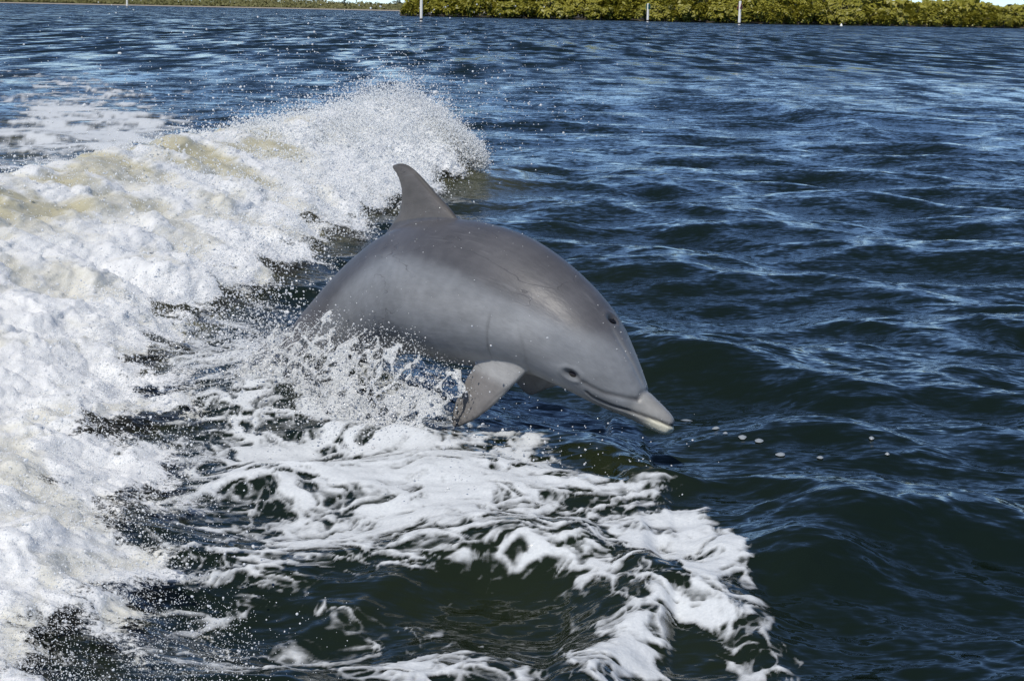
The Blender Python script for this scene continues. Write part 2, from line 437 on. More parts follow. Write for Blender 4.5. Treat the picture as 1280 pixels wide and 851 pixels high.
# loose bubble rafts drifting right of the snout
me_f = None
mask = foamv > .10
fm = mask[faces].any(1)
ff = faces[fm]
used, invx = np.unique(ff.ravel(), return_inverse=True)
fv = SEA[used].copy(); fmv = foamv[used]
lump = billow(fv[:, 0] * 9, fv[:, 1] * 9, 4, 90)
fv[:, 2] += .003 + sstep(.35, 1, fmv) * (.003 + lump * .008)
me = np_mesh('sea_foam', fv, invx.reshape(-1, 4)); attr(me, 'foam', fmv)
foam = link('sea_foam', me, M_FOAM)
tag(foam, 'lacy white foam streaks drifting on the dark water below the dolphin', 'foam', kind='stuff')

# ------------------------------------------------------------------ breaking white water
ny, nu = 620, 330
yy = 1 / np.linspace(1 / 2.4, 1 / 15.7, ny); uu = np.linspace(-.42, 1.22, nu)
Y, U = np.meshgrid(yy, uu, indexing='ij')
xe, xc, zc = wake_params(Y)
X = xc + U * (xe - xc)
ed = .16 * fbm(X * 2.5, Y * 2.0, 4, 120, .6)
Z = swell(X, Y)
wgt = sstep(-.40, .05, U) * sstep(1.25, .8, U)
big = billow(X * 2.0 + .4 * pn(X, Y, 9), Y * 1.7, 2, 130)
med = billow(X * 6.5 + pn(X * 3, Y * 3, 8), Y * 6.0, 3, 140)
fin = billow(X * 26, Y * 26, 3, 150)
flat = pn(X * .9, Y * .7, 160)                       # smoother milky patches near the crest
milky = np.clip(sstep(.62, .10, U + .25 * fbm(X * 1.6, Y * 1.3, 3, 163)) * sstep(14, 11.5, Y) * 1.1, 0, 1) * (.5 + .7 * np.clip(flat + .45, 0, 1))
soft_shade = .42 * sstep(.02, .40, fbm(X * 2.6 + .8 * pn(X * 2, Y * 2, 3), Y * 1.5, 5, 168, .6)) * sstep(13, 10, Y)  # broad cream streaks; also puts the froth's faint shading into its colour
milky = np.clip(soft_shade + milky * sstep(-.22, .22, fbm(X * 2.2 - Y * .8, Y * 1.6, 5, 166, .6)) * 1.15, 0, 1)
rough_ = 1 - .6 * milky
h = (.085 * big + .048 * med * rough_ + .05 * fbm(X * 4, Y * 3.0, 4, 145) + .018 * fin * rough_ + .03) * (.35 + .65 * wgt)
# normals of the base slope so that lumps bulge outwards
gy, gx = np.gradient(Z, axis=0), np.gradient(Z, axis=1)
nxv = -gx / np.maximum(np.abs(np.gradient(X, axis=1)), 1e-4); nrm = np.stack([np.clip(nxv, -1.2, 1.2), -.35 + 0 * nxv, 1 + 0 * nxv], -1)
nrm /= np.linalg.norm(nrm, axis=-1, keepdims=True)
P = np.stack([X, Y, Z], -1) + nrm * (h + .025 * wgt)[..., None]
P[..., 0] += .025 * fbm(X * 9, Y * 9, 3, 170) * rough_; P[..., 1] += .025 * fbm(X * 9, Y * 9, 3, 175) * rough_
edge = np.minimum(sstep(-.40, -.12, U + ed), sstep(1.20, .82, U + ed * 1.4)) * sstep(15.25, 14.85, Y + ed * 2)
holes = fbm(X * 5, Y * 4, 4, 190)
edge = np.clip(edge * 1.25 - sstep(.30, 1.0, U) * np.clip(holes * 1.35, 0, .75) * sstep(3.4, 5.6, Y), 0, 1)
F = grid_faces(ny, nu)
keep = (edge.ravel()[F] > .12).any(1)
F = F[keep]; used, invx = np.unique(F.ravel(), return_inverse=True)
me = np_mesh('whitewater', P.reshape(-1, 3)[used], invx.reshape(-1, 4))
attr(me, 'aer', milky.ravel()[used]); attr(me, 'edge', edge.ravel()[used])
ww = link('white_water', me, M_WHITE)
tag(ww, 'thick churning white water of the breaking stern wave left of the dolphin', 'breaking wave', kind='stuff')

# ------------------------------------------------------------------ spray drops (instanced little blobs)
def gn_drops(name, mat, subdiv=1):
    ng = bpy.data.node_groups.new(name, 'GeometryNodeTree')
    ng.interface.new_socket('Geometry', in_out='INPUT', socket_type='NodeSocketGeometry')
    ng.interface.new_socket('Geometry', in_out='OUTPUT', socket_type='NodeSocketGeometry')
    gi = ng.nodes.new('NodeGroupInput'); go = ng.nodes.new('NodeGroupOutput')
    ico = ng.nodes.new('GeometryNodeMeshIcoSphere'); ico.inputs['Radius'].default_value = 1; ico.inputs['Subdivisions'].default_value = subdiv
    sm = ng.nodes.new('GeometryNodeSetShadeSmooth'); ng.links.new(ico.outputs[0], sm.inputs[0])
    sx = ng.nodes.new('GeometryNodeSetMaterial'); sx.inputs['Material'].default_value = mat; ng.links.new(sm.outputs[0], sx.inputs[0])
    iop = ng.nodes.new('GeometryNodeInstanceOnPoints')
    na = ng.nodes.new('GeometryNodeInputNamedAttribute'); na.data_type = 'FLOAT_VECTOR'; na.inputs['Name'].default_value = 'scl'
    nb = ng.nodes.new('GeometryNodeInputNamedAttribute'); nb.data_type = 'FLOAT_VECTOR'; nb.inputs['Name'].default_value = 'rot'
    ng.links.new(gi.outputs[0], iop.inputs['Points']); ng.links.new(sx.outputs[0], iop.inputs['Instance'])
    ng.links.new(na.outputs[0], iop.inputs['Scale']); ng.links.new(nb.outputs[0], iop.inputs['Rotation'])
    ng.links.new(iop.outputs[0], go.inputs[0])
    return ng

def drops(name, pts, rads, mat, label, stretch=1.5, subdiv=1):
    n = len(pts)
    me = bpy.data.meshes.new(name); me.vertices.add(n); me.vertices.foreach_set('co', np.ascontiguousarray(pts, np.float32).ravel())
    s = rads[:, None] * np.stack([np.ones(n), rng.uniform(.75, 1.1, n), rng.uniform(.8, stretch, n)], -1)
    attr(me, 'scl', s, 'FLOAT_VECTOR'); attr(me, 'rot', rng.uniform(0, 6.28, (n, 3)), 'FLOAT_VECTOR')
    o = link(name, me, mat)
    md = o.modifiers.new('drops', 'NODES'); md.node_group = gn_drops(name + ' nodes', mat, subdiv)
    return tag(o, label, 'spray', kind='stuff')

Pf = P.reshape(-1, 3); Uf = U.ravel(); Yf = Y.ravel(); Ef = edge.ravel(); Mf = milky.ravel()
pts = []; rr = []
# a) froth just above the white water
w = (Ef > .25) * (.06 + .9 * (1 - Mf)) * (.25 + sstep(6, 14, Yf) * 2.2) * (.25 + np.clip(holes.ravel() + .5, 0, 1))
i = rng.choice(len(Pf), 42000, p=w / w.sum())
off = rng.exponential(.035, len(i))[:, None] * np.array([.45, -.4, .85])
q = Pf[i] + off + rng.normal(0, .018, (len(i), 3)); pts.append(q); rr.append(rng.lognormal(math.log(.0015), .45, len(i)) * np.clip(q[:, 1] / 6, .4, 3))
# b) ragged foot of the wave, flung out to the right
w = sstep(.60, .9, Uf) * (Ef > .1)
i = rng.choice(len(Pf), 42000, p=w / w.sum())
clump = np.clip(fbm(Pf[i, 0] * 7, Pf[i, 1] * 5, 3, 210) + .35, .02, 1)
off = (rng.exponential(.13, len(i)) * clump)[:, None] * np.array([.9, -.15, .1]); off[:, 2] += rng.exponential(.075, len(i)) * clump
q = Pf[i] + off + rng.normal(0, .012, (len(i), 3)); pts.append(q); rr.append(rng.lognormal(math.log(.0014), .5, len(i)) * np.clip(q[:, 1] / 6, .35, 3))
# c) plume thrown up at the far end
cn = 130000
cy = rng.uniform(11.6, 15.1, cn); xe, xc, zc = wake_params(cy)
tu = rng.uniform(-.35, .9, cn); px_ = xc + tu * (xe - xc)
hmax = np.interp(cy, [11.5, 12.5, 13.5, 14.4, 15.0, 15.5], [.02, .05, .10, .13, .09, .03]) * np.interp(tu, [-.4, 0, .5, .9], [.8, 1.05, .8, .35])
hh = rng.gamma(1.5, .5, cn) * hmax * (.55 + 1.1 * np.clip(fbm(px_ * 3.2, cy * 3, 3, 230) + .35, 0, 1))
q = np.stack([px_ + hh * .35 + rng.normal(0, .04, cn), cy + rng.normal(0, .05, cn), swell(px_, cy) + hh], -1)
pts.append(q); rr.append(rng.lognormal(math.log(.0031), .45, cn))
# d) far end tongue thrown right
cn = 34000
a = rng.random(cn); s0 = np.array([-.85, 14.4, .38]); s1 = np.array([-.26, 14.1, .16])
q = s0 + a[:, None] * (s1 - s0) + rng.normal(0, 1, (cn, 3)) * (np.array([.05, .10, .075]) * (1.1 - .55 * a)[:, None]); q[:, 2] += .12 * np.sin(a * 3.0)
pts.append(q); rr.append(rng.lognormal(math.log(.0030), .4, cn))
# e) loose drops high in the air behind the crest
cn = 4200
cy = rng.uniform(7.5, 16.5, cn); px_ = np.interp(cy, [7, 16], [-2.2, -1.2]) + rng.normal(0, .75, cn) + .3
zz = .45 + rng.gamma(1.6, .20, cn)
pts.append(np.stack([px_, cy, zz], -1)); rr.append(rng.lognormal(math.log(.0022), .45, cn) * (.6 + cy / 18))
pts = np.concatenate(pts); rr = np.concatenate(rr)
rr = np.clip(rr, .0008, .016)
drops('wave_spray', pts, rr, M_DROP, 'white spray flung up along the breaking stern wave')

# ------------------------------------------------------------------ dolphin
SC = 1.036393
def pchip(xk, yk, xq):
    xk = np.asarray(xk, float); yk = np.asarray(yk, float); h = np.diff(xk); d = np.diff(yk) / h
    m = np.zeros_like(yk); m[0] = d[0]; m[-1] = d[-1]
    for i in range(1, len(xk) - 1):
        if d[i - 1] * d[i] > 0:
            w1 = 2 * h[i] + h[i - 1]; w2 = h[i] + 2 * h[i - 1]; m[i] = (w1 + w2) / (w1 / d[i - 1] + w2 / d[i])
    i = np.clip(np.searchsorted(xk, xq, side='right') - 1, 0, len(h) - 1); t = (xq - xk[i]) / h[i]
    return ((1 + 2 * t) * (1 - t) ** 2 * yk[i] + t * (1 - t) ** 2 * h[i] * m[i] + t * t * (3 - 2 * t) * yk[i + 1] + t * t * (t - 1) * h[i] * m[i + 1])
DX = [-0.006, 0, 0.012, 0.05, 0.1, 0.122, 0.15, 0.2, 0.27, 0.33, 0.42, 0.55, 0.75, 0.95, 1.15, 1.4, 1.7, 2, 2.2, 2.36]
DTOP = [-0.028, -0.01, 0.006, 0.02, 0.03, 0.034, 0.053, 0.084, 0.12, 0.147, 0.175, 0.205, 0.238, 0.248, 0.24, 0.205, 0.14, 0.075, 0.04, 0.012]
DBOT = [-0.034, -0.044, -0.052, -0.058, -0.063, -0.065, -0.071, -0.084, -0.1, -0.114, -0.138, -0.178, -0.222, -0.232, -0.22, -0.18, -0.115, -0.06, -0.03, -0.012]
DHW = [0.004, 0.022, 0.032, 0.045, 0.056, 0.063, 0.08, 0.102, 0.126, 0.142, 0.16, 0.184, 0.215, 0.222, 0.208, 0.165, 0.1, 0.05, 0.026, 0.012]
bx = np.concatenate([np.linspace(-.006, .02, 8)[:-1], np.linspace(.02, .35, 60)[:-1], np.linspace(.35, 2.36, 110)])
tp, bt, hw = [pchip(DX, A, bx) for A in (DTOP, DBOT, DHW)]
nphi = 64
ph = np.linspace(0, 2 * math.pi, nphi, endpoint=False)
cz = .45 * tp + .55 * bt
sq = np.interp(bx, [0, .1, .16, .36, .5, 2], [.80, .84, .88, .88, 1.0, 1.0])[:, None]          # squarer sections on the beak
cph = np.sign(np.cos(ph)) * np.abs(np.cos(ph)) ** sq; sph = np.sign(np.sin(ph)) * np.abs(np.sin(ph)) ** sq
BY = hw[:, None] * sph
BZ = cz[:, None] + np.where(cph > 0, (tp - cz)[:, None], (cz - bt)[:, None]) * cph
V = [np.stack([np.repeat(bx[:, None], nphi, 1), BY, BZ], -1).reshape(-1, 3)]
F_ = [tuple(f) for f in grid_faces(len(bx), nphi, wrap=True)]
F_.append(tuple(range(nphi))[::-1]); F_.append(tuple(range((len(bx) - 1) * nphi, len(bx) * nphi)))
base_n = len(V[0])
def add_blade(stations):
    """closed blade from stations (lead point, trail point, thickness dir, thickness)"""
    global base_n
    k = 20; rings = []
    s = np.linspace(0, 2 * math.pi, k, endpoint=False)
    for lead, trail, tdir, th in stations:
        lead, trail, tdir = map(lambda a: np.array(a, float), (lead, trail, tdir))
        u = (1 - np.cos(s)) / 2                                # 0 lead .. 1 trail
        prof = np.sin(s) * (.5 * th) * (1.25 - .6 * u)
        rings.append(lead + u[:, None] * (trail - lead) + prof[:, None] * tdir)
    V.append(np.concatenate(rings))
    for f in grid_faces(len(rings), k, wrap=True): F_.append(tuple(int(a) + base_n for a in f))
    F_.append(tuple(range(base_n, base_n + k))[::-1]); e = base_n + (len(rings) - 1) * k; F_.append(tuple(range(e, e + k)))
    base_n += len(V[-1])
# dorsal fin
fz = np.array([.18, .21, .235, .26, .285, .31, .335, .36, .385, .405, .42, .432, .441, .447, .451])
fl = pchip([.18, .26, .33, .385, .43, .445, .452], [.90, .965, 1.055, 1.108, 1.148, 1.168, 1.192], fz)
ft = pchip([.18, .225, .255, .28, .32, .37, .415, .44, .452], [1.34, 1.29, 1.25, 1.216, 1.198, 1.190, 1.197, 1.206, 1.206], fz)
add_blade([((fl[i], 0, fz[i]), (ft[i], 0, fz[i]), (0, 1, 0), .056 * np.clip(1 - (fz[i] - .18) / .272, 0, 1) ** .8 + .009) for i in range(15)])
# pectoral flippers
for sd_ in (1, -1):
    root = np.array([.575, sd_ * .112, -.160]); D_ = np.array([.30, sd_ * .16, -.94]) if sd_ > 0 else np.array([.80, -.10, -.58]); D_ /= np.linalg.norm(D_)
    Cc = np.array([1, 0, .22]); Cc -= D_ * (Cc @ D_); Cc /= np.linalg.norm(Cc); Td = np.cross(Cc, D_)
    st = []
    for t_ in np.linspace(-.35, 1, 16):
        tq = max(t_, 0)
        l = root + D_ * .275 * t_ + Cc * (-.104 + .015 * tq + .15 * tq ** 3)
        r_ = root + D_ * .275 * t_ + Cc * (.092 + .045 * tq - .035 * tq ** 6)
        st.append((l, r_, Td, .038 * (1 - tq) ** .7 + .008))
    add_blade(st)
# tail flukes
for sd_ in (1, -1):
    st = []
    for t_ in np.linspace(-.1, 1, 12):
        tq = max(t_, 0)
        st.append(((2.12 + .30 * tq ** 1.3, sd_ * .33 * t_, 0), (2.40 + .07 * tq - .04 * math.sin(3.14 * tq), sd_ * .33 * t_, 0), (0, 0, 1), .04 * (1 - tq) + .008))
    add_blade(st)
tmp = bpy.data.meshes.new('tmp'); tmp.from_pydata([tuple(v) for v in np.concatenate(V)], [], [tuple(int(i) for i in f) for f in F_])
import bmesh
bm = bmesh.new(); bm.from_mesh(tmp); bmesh.ops.recalc_face_normals(bm, faces=bm.faces); bm.to_mesh(tmp); bm.free()
to = bpy.data.objects.new('tmp', tmp); col.objects.link(to)
rm = to.modifiers.new('r', 'REMESH'); rm.mode = 'VOXEL'; rm.voxel_size = .0048
dg = bpy.context.evaluated_depsgraph_get()
body = bpy.data.meshes.new_from_object(to.evaluated_get(dg)); bpy.data.objects.remove(to); bpy.data.meshes.remove(tmp)
nv = len(body.vertices)
co = np.empty(nv * 3, np.float32); body.vertices.foreach_get('co', co); co = co.reshape(-1, 3).astype(float)
ed_ = np.empty(len(body.edges) * 2, np.int32); body.edges.foreach_get('vertices', ed_); ed_ = ed_.reshape(-1, 2)
deg = np.bincount(ed_.ravel(), minlength=nv).astype(float)[:, None]
def lap(v):
    out = np.zeros_like(v)
    for k in range(3):
        out[:, k] = np.bincount(ed_[:, 0], v[ed_[:, 1], k], nv) + np.bincount(ed_[:, 1], v[ed_[:, 0], k], nv)
    return out / deg - v
thin = (co[:, 2] > .262) | (co[:, 0] > 2.1) | (co[:, 0] < .03)
for it in range(14):
    co += lap(co) * np.where(thin, .18, .5)[:, None]
    co -= lap(co) * np.where(thin, .17, .47)[:, None]
rootw = np.exp(-((co[:, 2] - .235) / .03) ** 2) * (co[:, 0] > .88) * (co[:, 0] < 1.36) * (np.abs(co[:, 1]) < .07)
for sd_ in (1, -1):
    rootw = np.maximum(rootw, np.exp(-(((co[:, 0] - .57) / .13) ** 2 + ((co[:, 1] - sd_ * .125) / .06) ** 2 + ((co[:, 2] + .175) / .05) ** 2)))
for it in range(9): co += lap(co) * (.5 * rootw)[:, None]
body.vertices.foreach_set('co', co.astype(np.float32).ravel()); body.update()
nr = np.empty(nv * 3, np.float32); body.vertices.foreach_get('normal', nr); nr = nr.reshape(-1, 3).astype(float)
X_, Y_, Z_ = co.T
ay = np.abs(Y_)
G = lambda d, w: np.exp(-(d / w) ** 2)
# mouth line, melon crease, eye region
zm = pchip([-.01, .05, .12, .19, .235, .258, .30], [-.013, -.020, -.034, -.052, -.058, -.054, -.05], X_)
m_on = sstep(.262, .250, X_)
mouth = G(Z_ - zm, .0045) * m_on
lowlip = G(Z_ - zm + .009, .006) * m_on
zs = pchip([.10, .125, .17, .22, .27, .32], [.034, .008, -.010, -.026, -.030, -.026], X_)
stripe_on = sstep(.112, .13, X_) * sstep(.325, .27, X_) * (ay > .03)
stripe = G(Z_ - zs, .007) * stripe_on
crease = G(X_ - (.126 - .25 * np.clip(.03 - Z_, 0, .03) + .05 * np.clip(ay - .02, 0, .05)), .006) * (Z_ > -.0) * (Z_ < .07) * (X_ < .16)
EYE_C = np.array([.314, 0, -.030])
de = np.sqrt(((X_ - EYE_C[0]) / .020) ** 2 + ((Z_ - EYE_C[2] + .12 * (X_ - EYE_C[0])) / .0125) ** 2)
eye_on = (X_ < .4) & (ay > .08)
socket = np.where(eye_on, np.exp(-de ** 2 * 1.1), 0); lid = np.where(eye_on, np.exp(-((de - 1.55) / .5) ** 2), 0)
db = np.sqrt(((X_ - .345) / .014) ** 2 + ((Y_ - .013) / .019) ** 2); hole = np.where(Z_ > .1, np.exp(-db ** 2 * 1.2), 0)
rim = np.where(Z_ > .1, np.exp(-((db - 1.7) / .6) ** 2), 0)
# shallow folds on the neck, behind the flipper and along the flank
fold = (G(X_ - (.50 + .05 * np.sin(Z_ * 14)), .006) * sstep(.05, -.02, Z_) * .5 + G(X_ - (.60 + .06 * Z_), .005) * sstep(.04, -.01, Z_) * sstep(-.16, -.11, Z_))
disp = -.0045 * mouth + .0015 * lowlip - .0035 * stripe - .0038 * crease - .011 * socket + .0035 * lid - .010 * hole + .003 * rim - .0022 * fold
melon_ridge = G(ay - (.020 + .14 * np.clip(X_ - .14, 0, .2)), .010) * sstep(.125, .16, X_) * sstep(.34, .27, X_) * (Z_ > .02)
disp += -.0030 * melon_ridge
co2 = co + nr * disp[:, None]
# colour of the skin: dark cape, grey flanks, pale underside, white tip of the lower jaw
nz = fbm(X_ * 4 + Y_ * 2, Z_ * 5, 4, 300); nz2 = fbm(X_ * 22, Z_ * 22 + Y_ * 9, 3, 310)
zcape = pchip([.0, .16, .28, .40, .6, .85, 1.1, 1.35, 1.7, 2.4], [.05, .10, .115, .10, .085, .105, .145, .10, .02, -.02], X_)
cape = sstep(-.032, .032, Z_ - zcape + .035 * nz)
zbel = pchip([0, .12, .3, .5, .8, 1.2, 1.6, 2.4], [-.025, -.035, -.07, -.10, -.15, -.16, -.13, -.06], X_)
bel = sstep(.03, -.04, Z_ - zbel + .02 * nz)
flank = np.array([.140, .140, .150]); capec = np.array([.060, .057, .062]); belc = np.array([.25, .235, .23])
C3 = flank[None] + (capec - flank)[None] * cape[:, None]
C3 = C3 + (belc[None] - C3) * (bel * .75)[:, None]
blaze = G(Z_ - (zcape - .075), .06) * sstep(.36, .5, X_) * sstep(1.25, .85, X_); C3 = C3 + (np.array([.215, .207, .21]) - C3) * (blaze * .55)[:, None]
beakm = sstep(.16, .10, X_); C3 = C3 + (np.array([.19, .178, .17]) - C3) * (beakm * .8)[:, None]
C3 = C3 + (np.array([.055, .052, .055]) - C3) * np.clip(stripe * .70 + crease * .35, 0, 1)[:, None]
melcen = sstep(.13, .16, X_) * sstep(.36, .30, X_) * (Z_ > .03) * sstep(.006, -.006, ay - (.020 + .14 * np.clip(X_ - .14, 0, .2)))
C3 = C3 + (np.array([.10, .095, .097]) - C3) * (melcen * .55)[:, None]
C3 = C3 + (np.array([.20, .195, .195]) - C3) * (melon_ridge * .45)[:, None]
fins = (Z_ > .255) * 1.0; C3 = C3 + (np.array([.088, .078, .073]) - C3) * (fins * .8)[:, None]
fe = sstep(.008, .0, X_ - pchip([.18, .26, .33, .385, .43, .452], [.90, .965, 1.055, 1.108, 1.148, 1.192], np.clip(Z_, .18, .452)) - .006) * fins
C3 = C3 * (1 - .4 * fe)[:, None]
flip = sstep(-.175, -.215, Z_) * (X_ > .45) * (X_ < .95) * sstep(.12, .14, ay); C3 = C3 + (np.array([.125, .112, .108]) - C3) * (flip * .85)[:, None]
jaw = sstep(.085, .045, X_) * sstep(.001, -.004, Z_ - zm); C3 = C3 + (np.array([.70, .64, .50]) - C3) * (jaw * .95)[:, None]
jaw2 = sstep(.20, .05, X_) * sstep(-.002, -.010, Z_ - zm); C3 = C3 + (np.array([.30, .28, .25]) - C3) * (jaw2 * .5)[:, None]
C3 = C3 * 1.42 * (1 + .22 * nz + .14 * nz2)[:, None]
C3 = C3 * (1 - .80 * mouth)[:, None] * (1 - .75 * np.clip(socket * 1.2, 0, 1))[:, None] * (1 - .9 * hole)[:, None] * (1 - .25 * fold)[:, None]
C3 = np.clip(C3 * np.array([.97, 1.01, .99]), .01, .9)
# pose: spine with pitch and heading along the body
Q = np.array([-0.211364, 5.861456, 0.452675, -0.413825, -0.60334, 0.013757, 0.103254, 0.239939, 0.36908, 0.988138, 1.082093, -0.215, 0.029036])
xs = np.linspace(-.1, 2.5, 261)
thn = np.interp(xs, [0, .35, .8, 1.1, 1.35, 1.7, 1.95, 2.4], [*Q[3:6], .10, .50, .62, .95, 1.1]); psn = np.interp(xs, [0, 1.0, 1.3, 1.6, 2.2], [Q[8], Q[9], .72, .50, .40]); ron = np.interp(xs, [0, 1.0], Q[11:13])
kk = np.ones(25) / 25
thn, psn = [np.convolve(np.pad(A, 12, 'edge'), kk, 'valid') for A in (thn, psn)]
Tn = np.stack([np.cos(thn) * np.cos(psn), -np.cos(thn) * np.sin(psn), np.sin(thn)], -1)
Nn = np.stack([-np.sin(thn) * np.cos(psn), np.sin(thn) * np.sin(psn), np.cos(thn)], -1)
Rn = np.cross(Tn, Nn); Nn = Nn * np.cos(ron)[:, None] + Rn * np.sin(ron)[:, None]; Rn = np.cross(Tn, Nn)
cs = np.concatenate([[[0, 0, 0]], np.cumsum((Tn[1:] + Tn[:-1]) / 2 * (xs[1] - xs[0]), 0)])
i1 = np.argmin(np.abs(xs - 1.0)); Pn = Q[:3] - (cs - cs[i1]) * SC
def pose(pts):
    pts = np.atleast_2d(pts); g = lambda A: np.stack([np.interp(pts[:, 0], xs, A[:, i]) for i in range(3)], -1)
    return g(Pn) + SC * (pts[:, 1:2] * g(Rn) + pts[:, 2:3] * g(Nn))
DOL0 = Q[:3].copy()
body.vertices.foreach_set('co', (pose(co2) - DOL0).astype(np.float32).ravel()); body.update()
body.polygons.foreach_set('use_smooth', np.ones(len(body.polygons), bool))
attr(body, 'col', np.concatenate([C3, np.ones((nv, 1))], 1), 'FLOAT_COLOR'); attr(body, 'rest', co, 'FLOAT_VECTOR')
dolphin = link('dolphin', body, M_SKIN); dolphin.location = DOL0
tag(dolphin, 'grey bottlenose dolphin leaping out of the white wake with its head turned down', 'dolphin')
M_EYE, nt, b = mat_new('dark wet eye'); b.inputs['Roughness'].default_value = .06; b.inputs['IOR'].default_value = 1.45
L(nt, mixrgb(nt, noise_n(nt, 90, 2), (.008, .006, .005), (.02, .015, .012)), b.inputs['Base Color'])
def ellipsoid(name, c, ax, mat, seg=24, rings=14):
    th_ = np.linspace(0, math.pi, rings)[:, None]; p_ = np.linspace(0, 2 * math.pi, seg, endpoint=False)[None]
    v_ = np.stack([np.sin(th_) * np.cos(p_) * ax[0], np.sin(th_) * np.sin(p_) * ax[1], np.cos(th_) * ax[2] + 0 * p_], -1).reshape(-1, 3) + c
    return link(name, np_mesh(name, pose(v_) - DOL0, grid_faces(rings, seg, wrap=True)), mat, dolphin)
for sd_ in (1, -1):
    s_i = np.where((np.abs(X_ - EYE_C[0]) < .004) & (np.abs(Z_ - EYE_C[2]) < .004) & (Y_ * sd_ > .05))[0]
    surf = np.abs(co2[s_i, 1]).mean() if len(s_i) else .12
    ellipsoid('eye', np.array([EYE_C[0], sd_ * (surf - .0045), EYE_C[2]]), (.0150, .0095, .0100), M_EYE)
# blowhole: a dark crescent slit in its shallow pit
k = 22; aa = np.linspace(-1.15, 1.15, k); ztop = co2[np.where((np.abs(X_ - .345) < .006) & (np.abs(Y_ - .013) < .006) & (Z_ > 0))[0], 2].mean()
v_ = []
for a_ in aa:
    w_ = .0115 * math.cos(a_ / 1.15 * 1.5) + .0004
    for s_, dz_ in ((-1, .0015), (0, .0032), (1, .0015)):
        r_ = .0165 + s_ * w_
        v_.append((.345 + .010 - r_ * math.cos(a_) * .85, r_ * math.sin(a_) * 1.15 + .013, ztop + dz_ + .0035))
link('blowhole', np_mesh('blowhole', pose(np.array(v_)) - DOL0, grid_faces(k, 3)), simple('blowhole slit', (.006, .005, .005), .6, .2, 60, .2), dolphin)

# ------------------------------------------------------------------ splash along the dolphin's belly
A0 = np.array([-.96, 6.08]); A1 = np.array([-.25, 5.42])
ns, nh = 300, 90
S_, H_ = np.meshgrid(np.linspace(0, 1, ns), np.linspace(0, 1, nh), indexing='ij')
top = np.interp(S_, [0, .12, .3, .5, .75, 1], [.18, .20, .24, .28, .27, .16]) * (1 + .35 * fbm(S_ * 9, 0 * S_, 3, 400))
SXY = A0 + S_[..., None] * (A1 - A0)
nout = np.array([-.86, -.50])
lean = .10 - .22 * H_ + .05 * fbm(S_ * 12, H_ * 3, 3, 410)
SX = SXY[..., 0] + nout[0] * lean; SY = SXY[..., 1] + nout[1] * lean
SZ = swell(SX, SY) - .03 + H_ * top + .02 * fbm(S_ * 25, H_ * 7, 3, 420)
e_a, e_b = worley(S_ * 17 + .8 * pn(S_ * 9, H_ * 4, 5), H_ * 5 + .8 * pn(S_ * 9 + 7, H_ * 4, 6), 7)
lace = e_b - e_a
keepv = (lace < .16 + .46 * (1 - H_) ** 1.5 + .30 * fbm(S_ * 8, H_ * 3, 3, 430)) & (H_ < 1 - .3 * np.abs(pn(S_ * 30, H_ * 0, 3)))
Fs = grid_faces(ns, nh); Fs = Fs[keepv.ravel()[Fs].all(1)]
used, invx = np.unique(Fs.ravel(), return_inverse=True)
SP = np.stack([SX, SY, SZ], -1).reshape(-1, 3)
m, nt, b = mat_new('splash sheet'); b.inputs['Roughness'].default_value = .12; b.inputs['IOR'].default_value = 1.33; b.inputs['Transmission Weight'].default_value = .36
L(nt, mixrgb(nt, noise_n(nt, 40, 4), (.75, .78, .78), (.93, .94, .94)), b.inputs['Base Color'])
bp = N(nt, 'ShaderNodeBump'); bp.inputs['Distance'].default_value = .012; L(nt, noise_n(nt, 70, 4, .6), bp.inputs['Height']); L(nt, bp.outputs[0], b.inputs['Normal'])
sheet = link('splash_sheet', np_mesh('splash_sheet', SP[used], invx.reshape(-1, 4)), m)
md = sheet.modifiers.new('s', 'SOLIDIFY'); md.thickness = .004
tag(sheet, 'lacy sheet of clear water thrown up against the dolphin\'s belly', 'splash', kind='stuff')
pts = []; rr = []
w = (lace < .45).ravel() * (1.2 - H_.ravel() * .6); i = rng.choice(len(SP), 16000, p=w / w.sum())
q = SP[i] + rng.normal(0, 1, (len(i), 3)) * np.array([.03, .03, .022]); pts.append(q); rr.append(rng.lognormal(math.log(.0012), .5, len(i)))
cn = 2600; a_ = rng.random(cn)
q = np.concatenate([A0 + a_[:, None] * (A1 - A0) + nout * rng.gamma(1.5, .12, cn)[:, None], np.zeros((cn, 1))], 1)
q[:, :2] += rng.normal(0, .05, (cn, 2)); q[:, 2] = swell(q[:, 0], q[:, 1]) + rng.exponential(.07, cn); pts.append(q); rr.append(rng.lognormal(math.log(.0016), .45, cn))
cn = 420; q = np.stack([rng.normal(-.05, .28, cn), rng.normal(5.05, .22, cn), rng.exponential(.10, cn) + .02], -1); pts.append(q); rr.append(rng.lognormal(math.log(.0017), .45, cn))
cn = 1600; q = np.stack([rng.normal(-1.0, .14, cn), rng.normal(6.5, .3, cn), .08 + rng.gamma(1.4, .09, cn)], -1); pts.append(q); rr.append(rng.lognormal(math.log(.0024), .4, cn))
bi = np.where((Z_ > -.05) & (X_ < 1.3) & (Y_ > -.06))[0]; bi = rng.choice(bi, 130)
pts.append(pose(co2[bi])); rr.append(rng.lognormal(math.log(.0011), .4, len(bi)))
drops('splash_drops', np.concatenate(pts), np.clip(np.concatenate(rr), .0006, .008), M_CLEAR, 'glittering drops splashing around the dolphin\'s belly and flipper', subdiv=2)

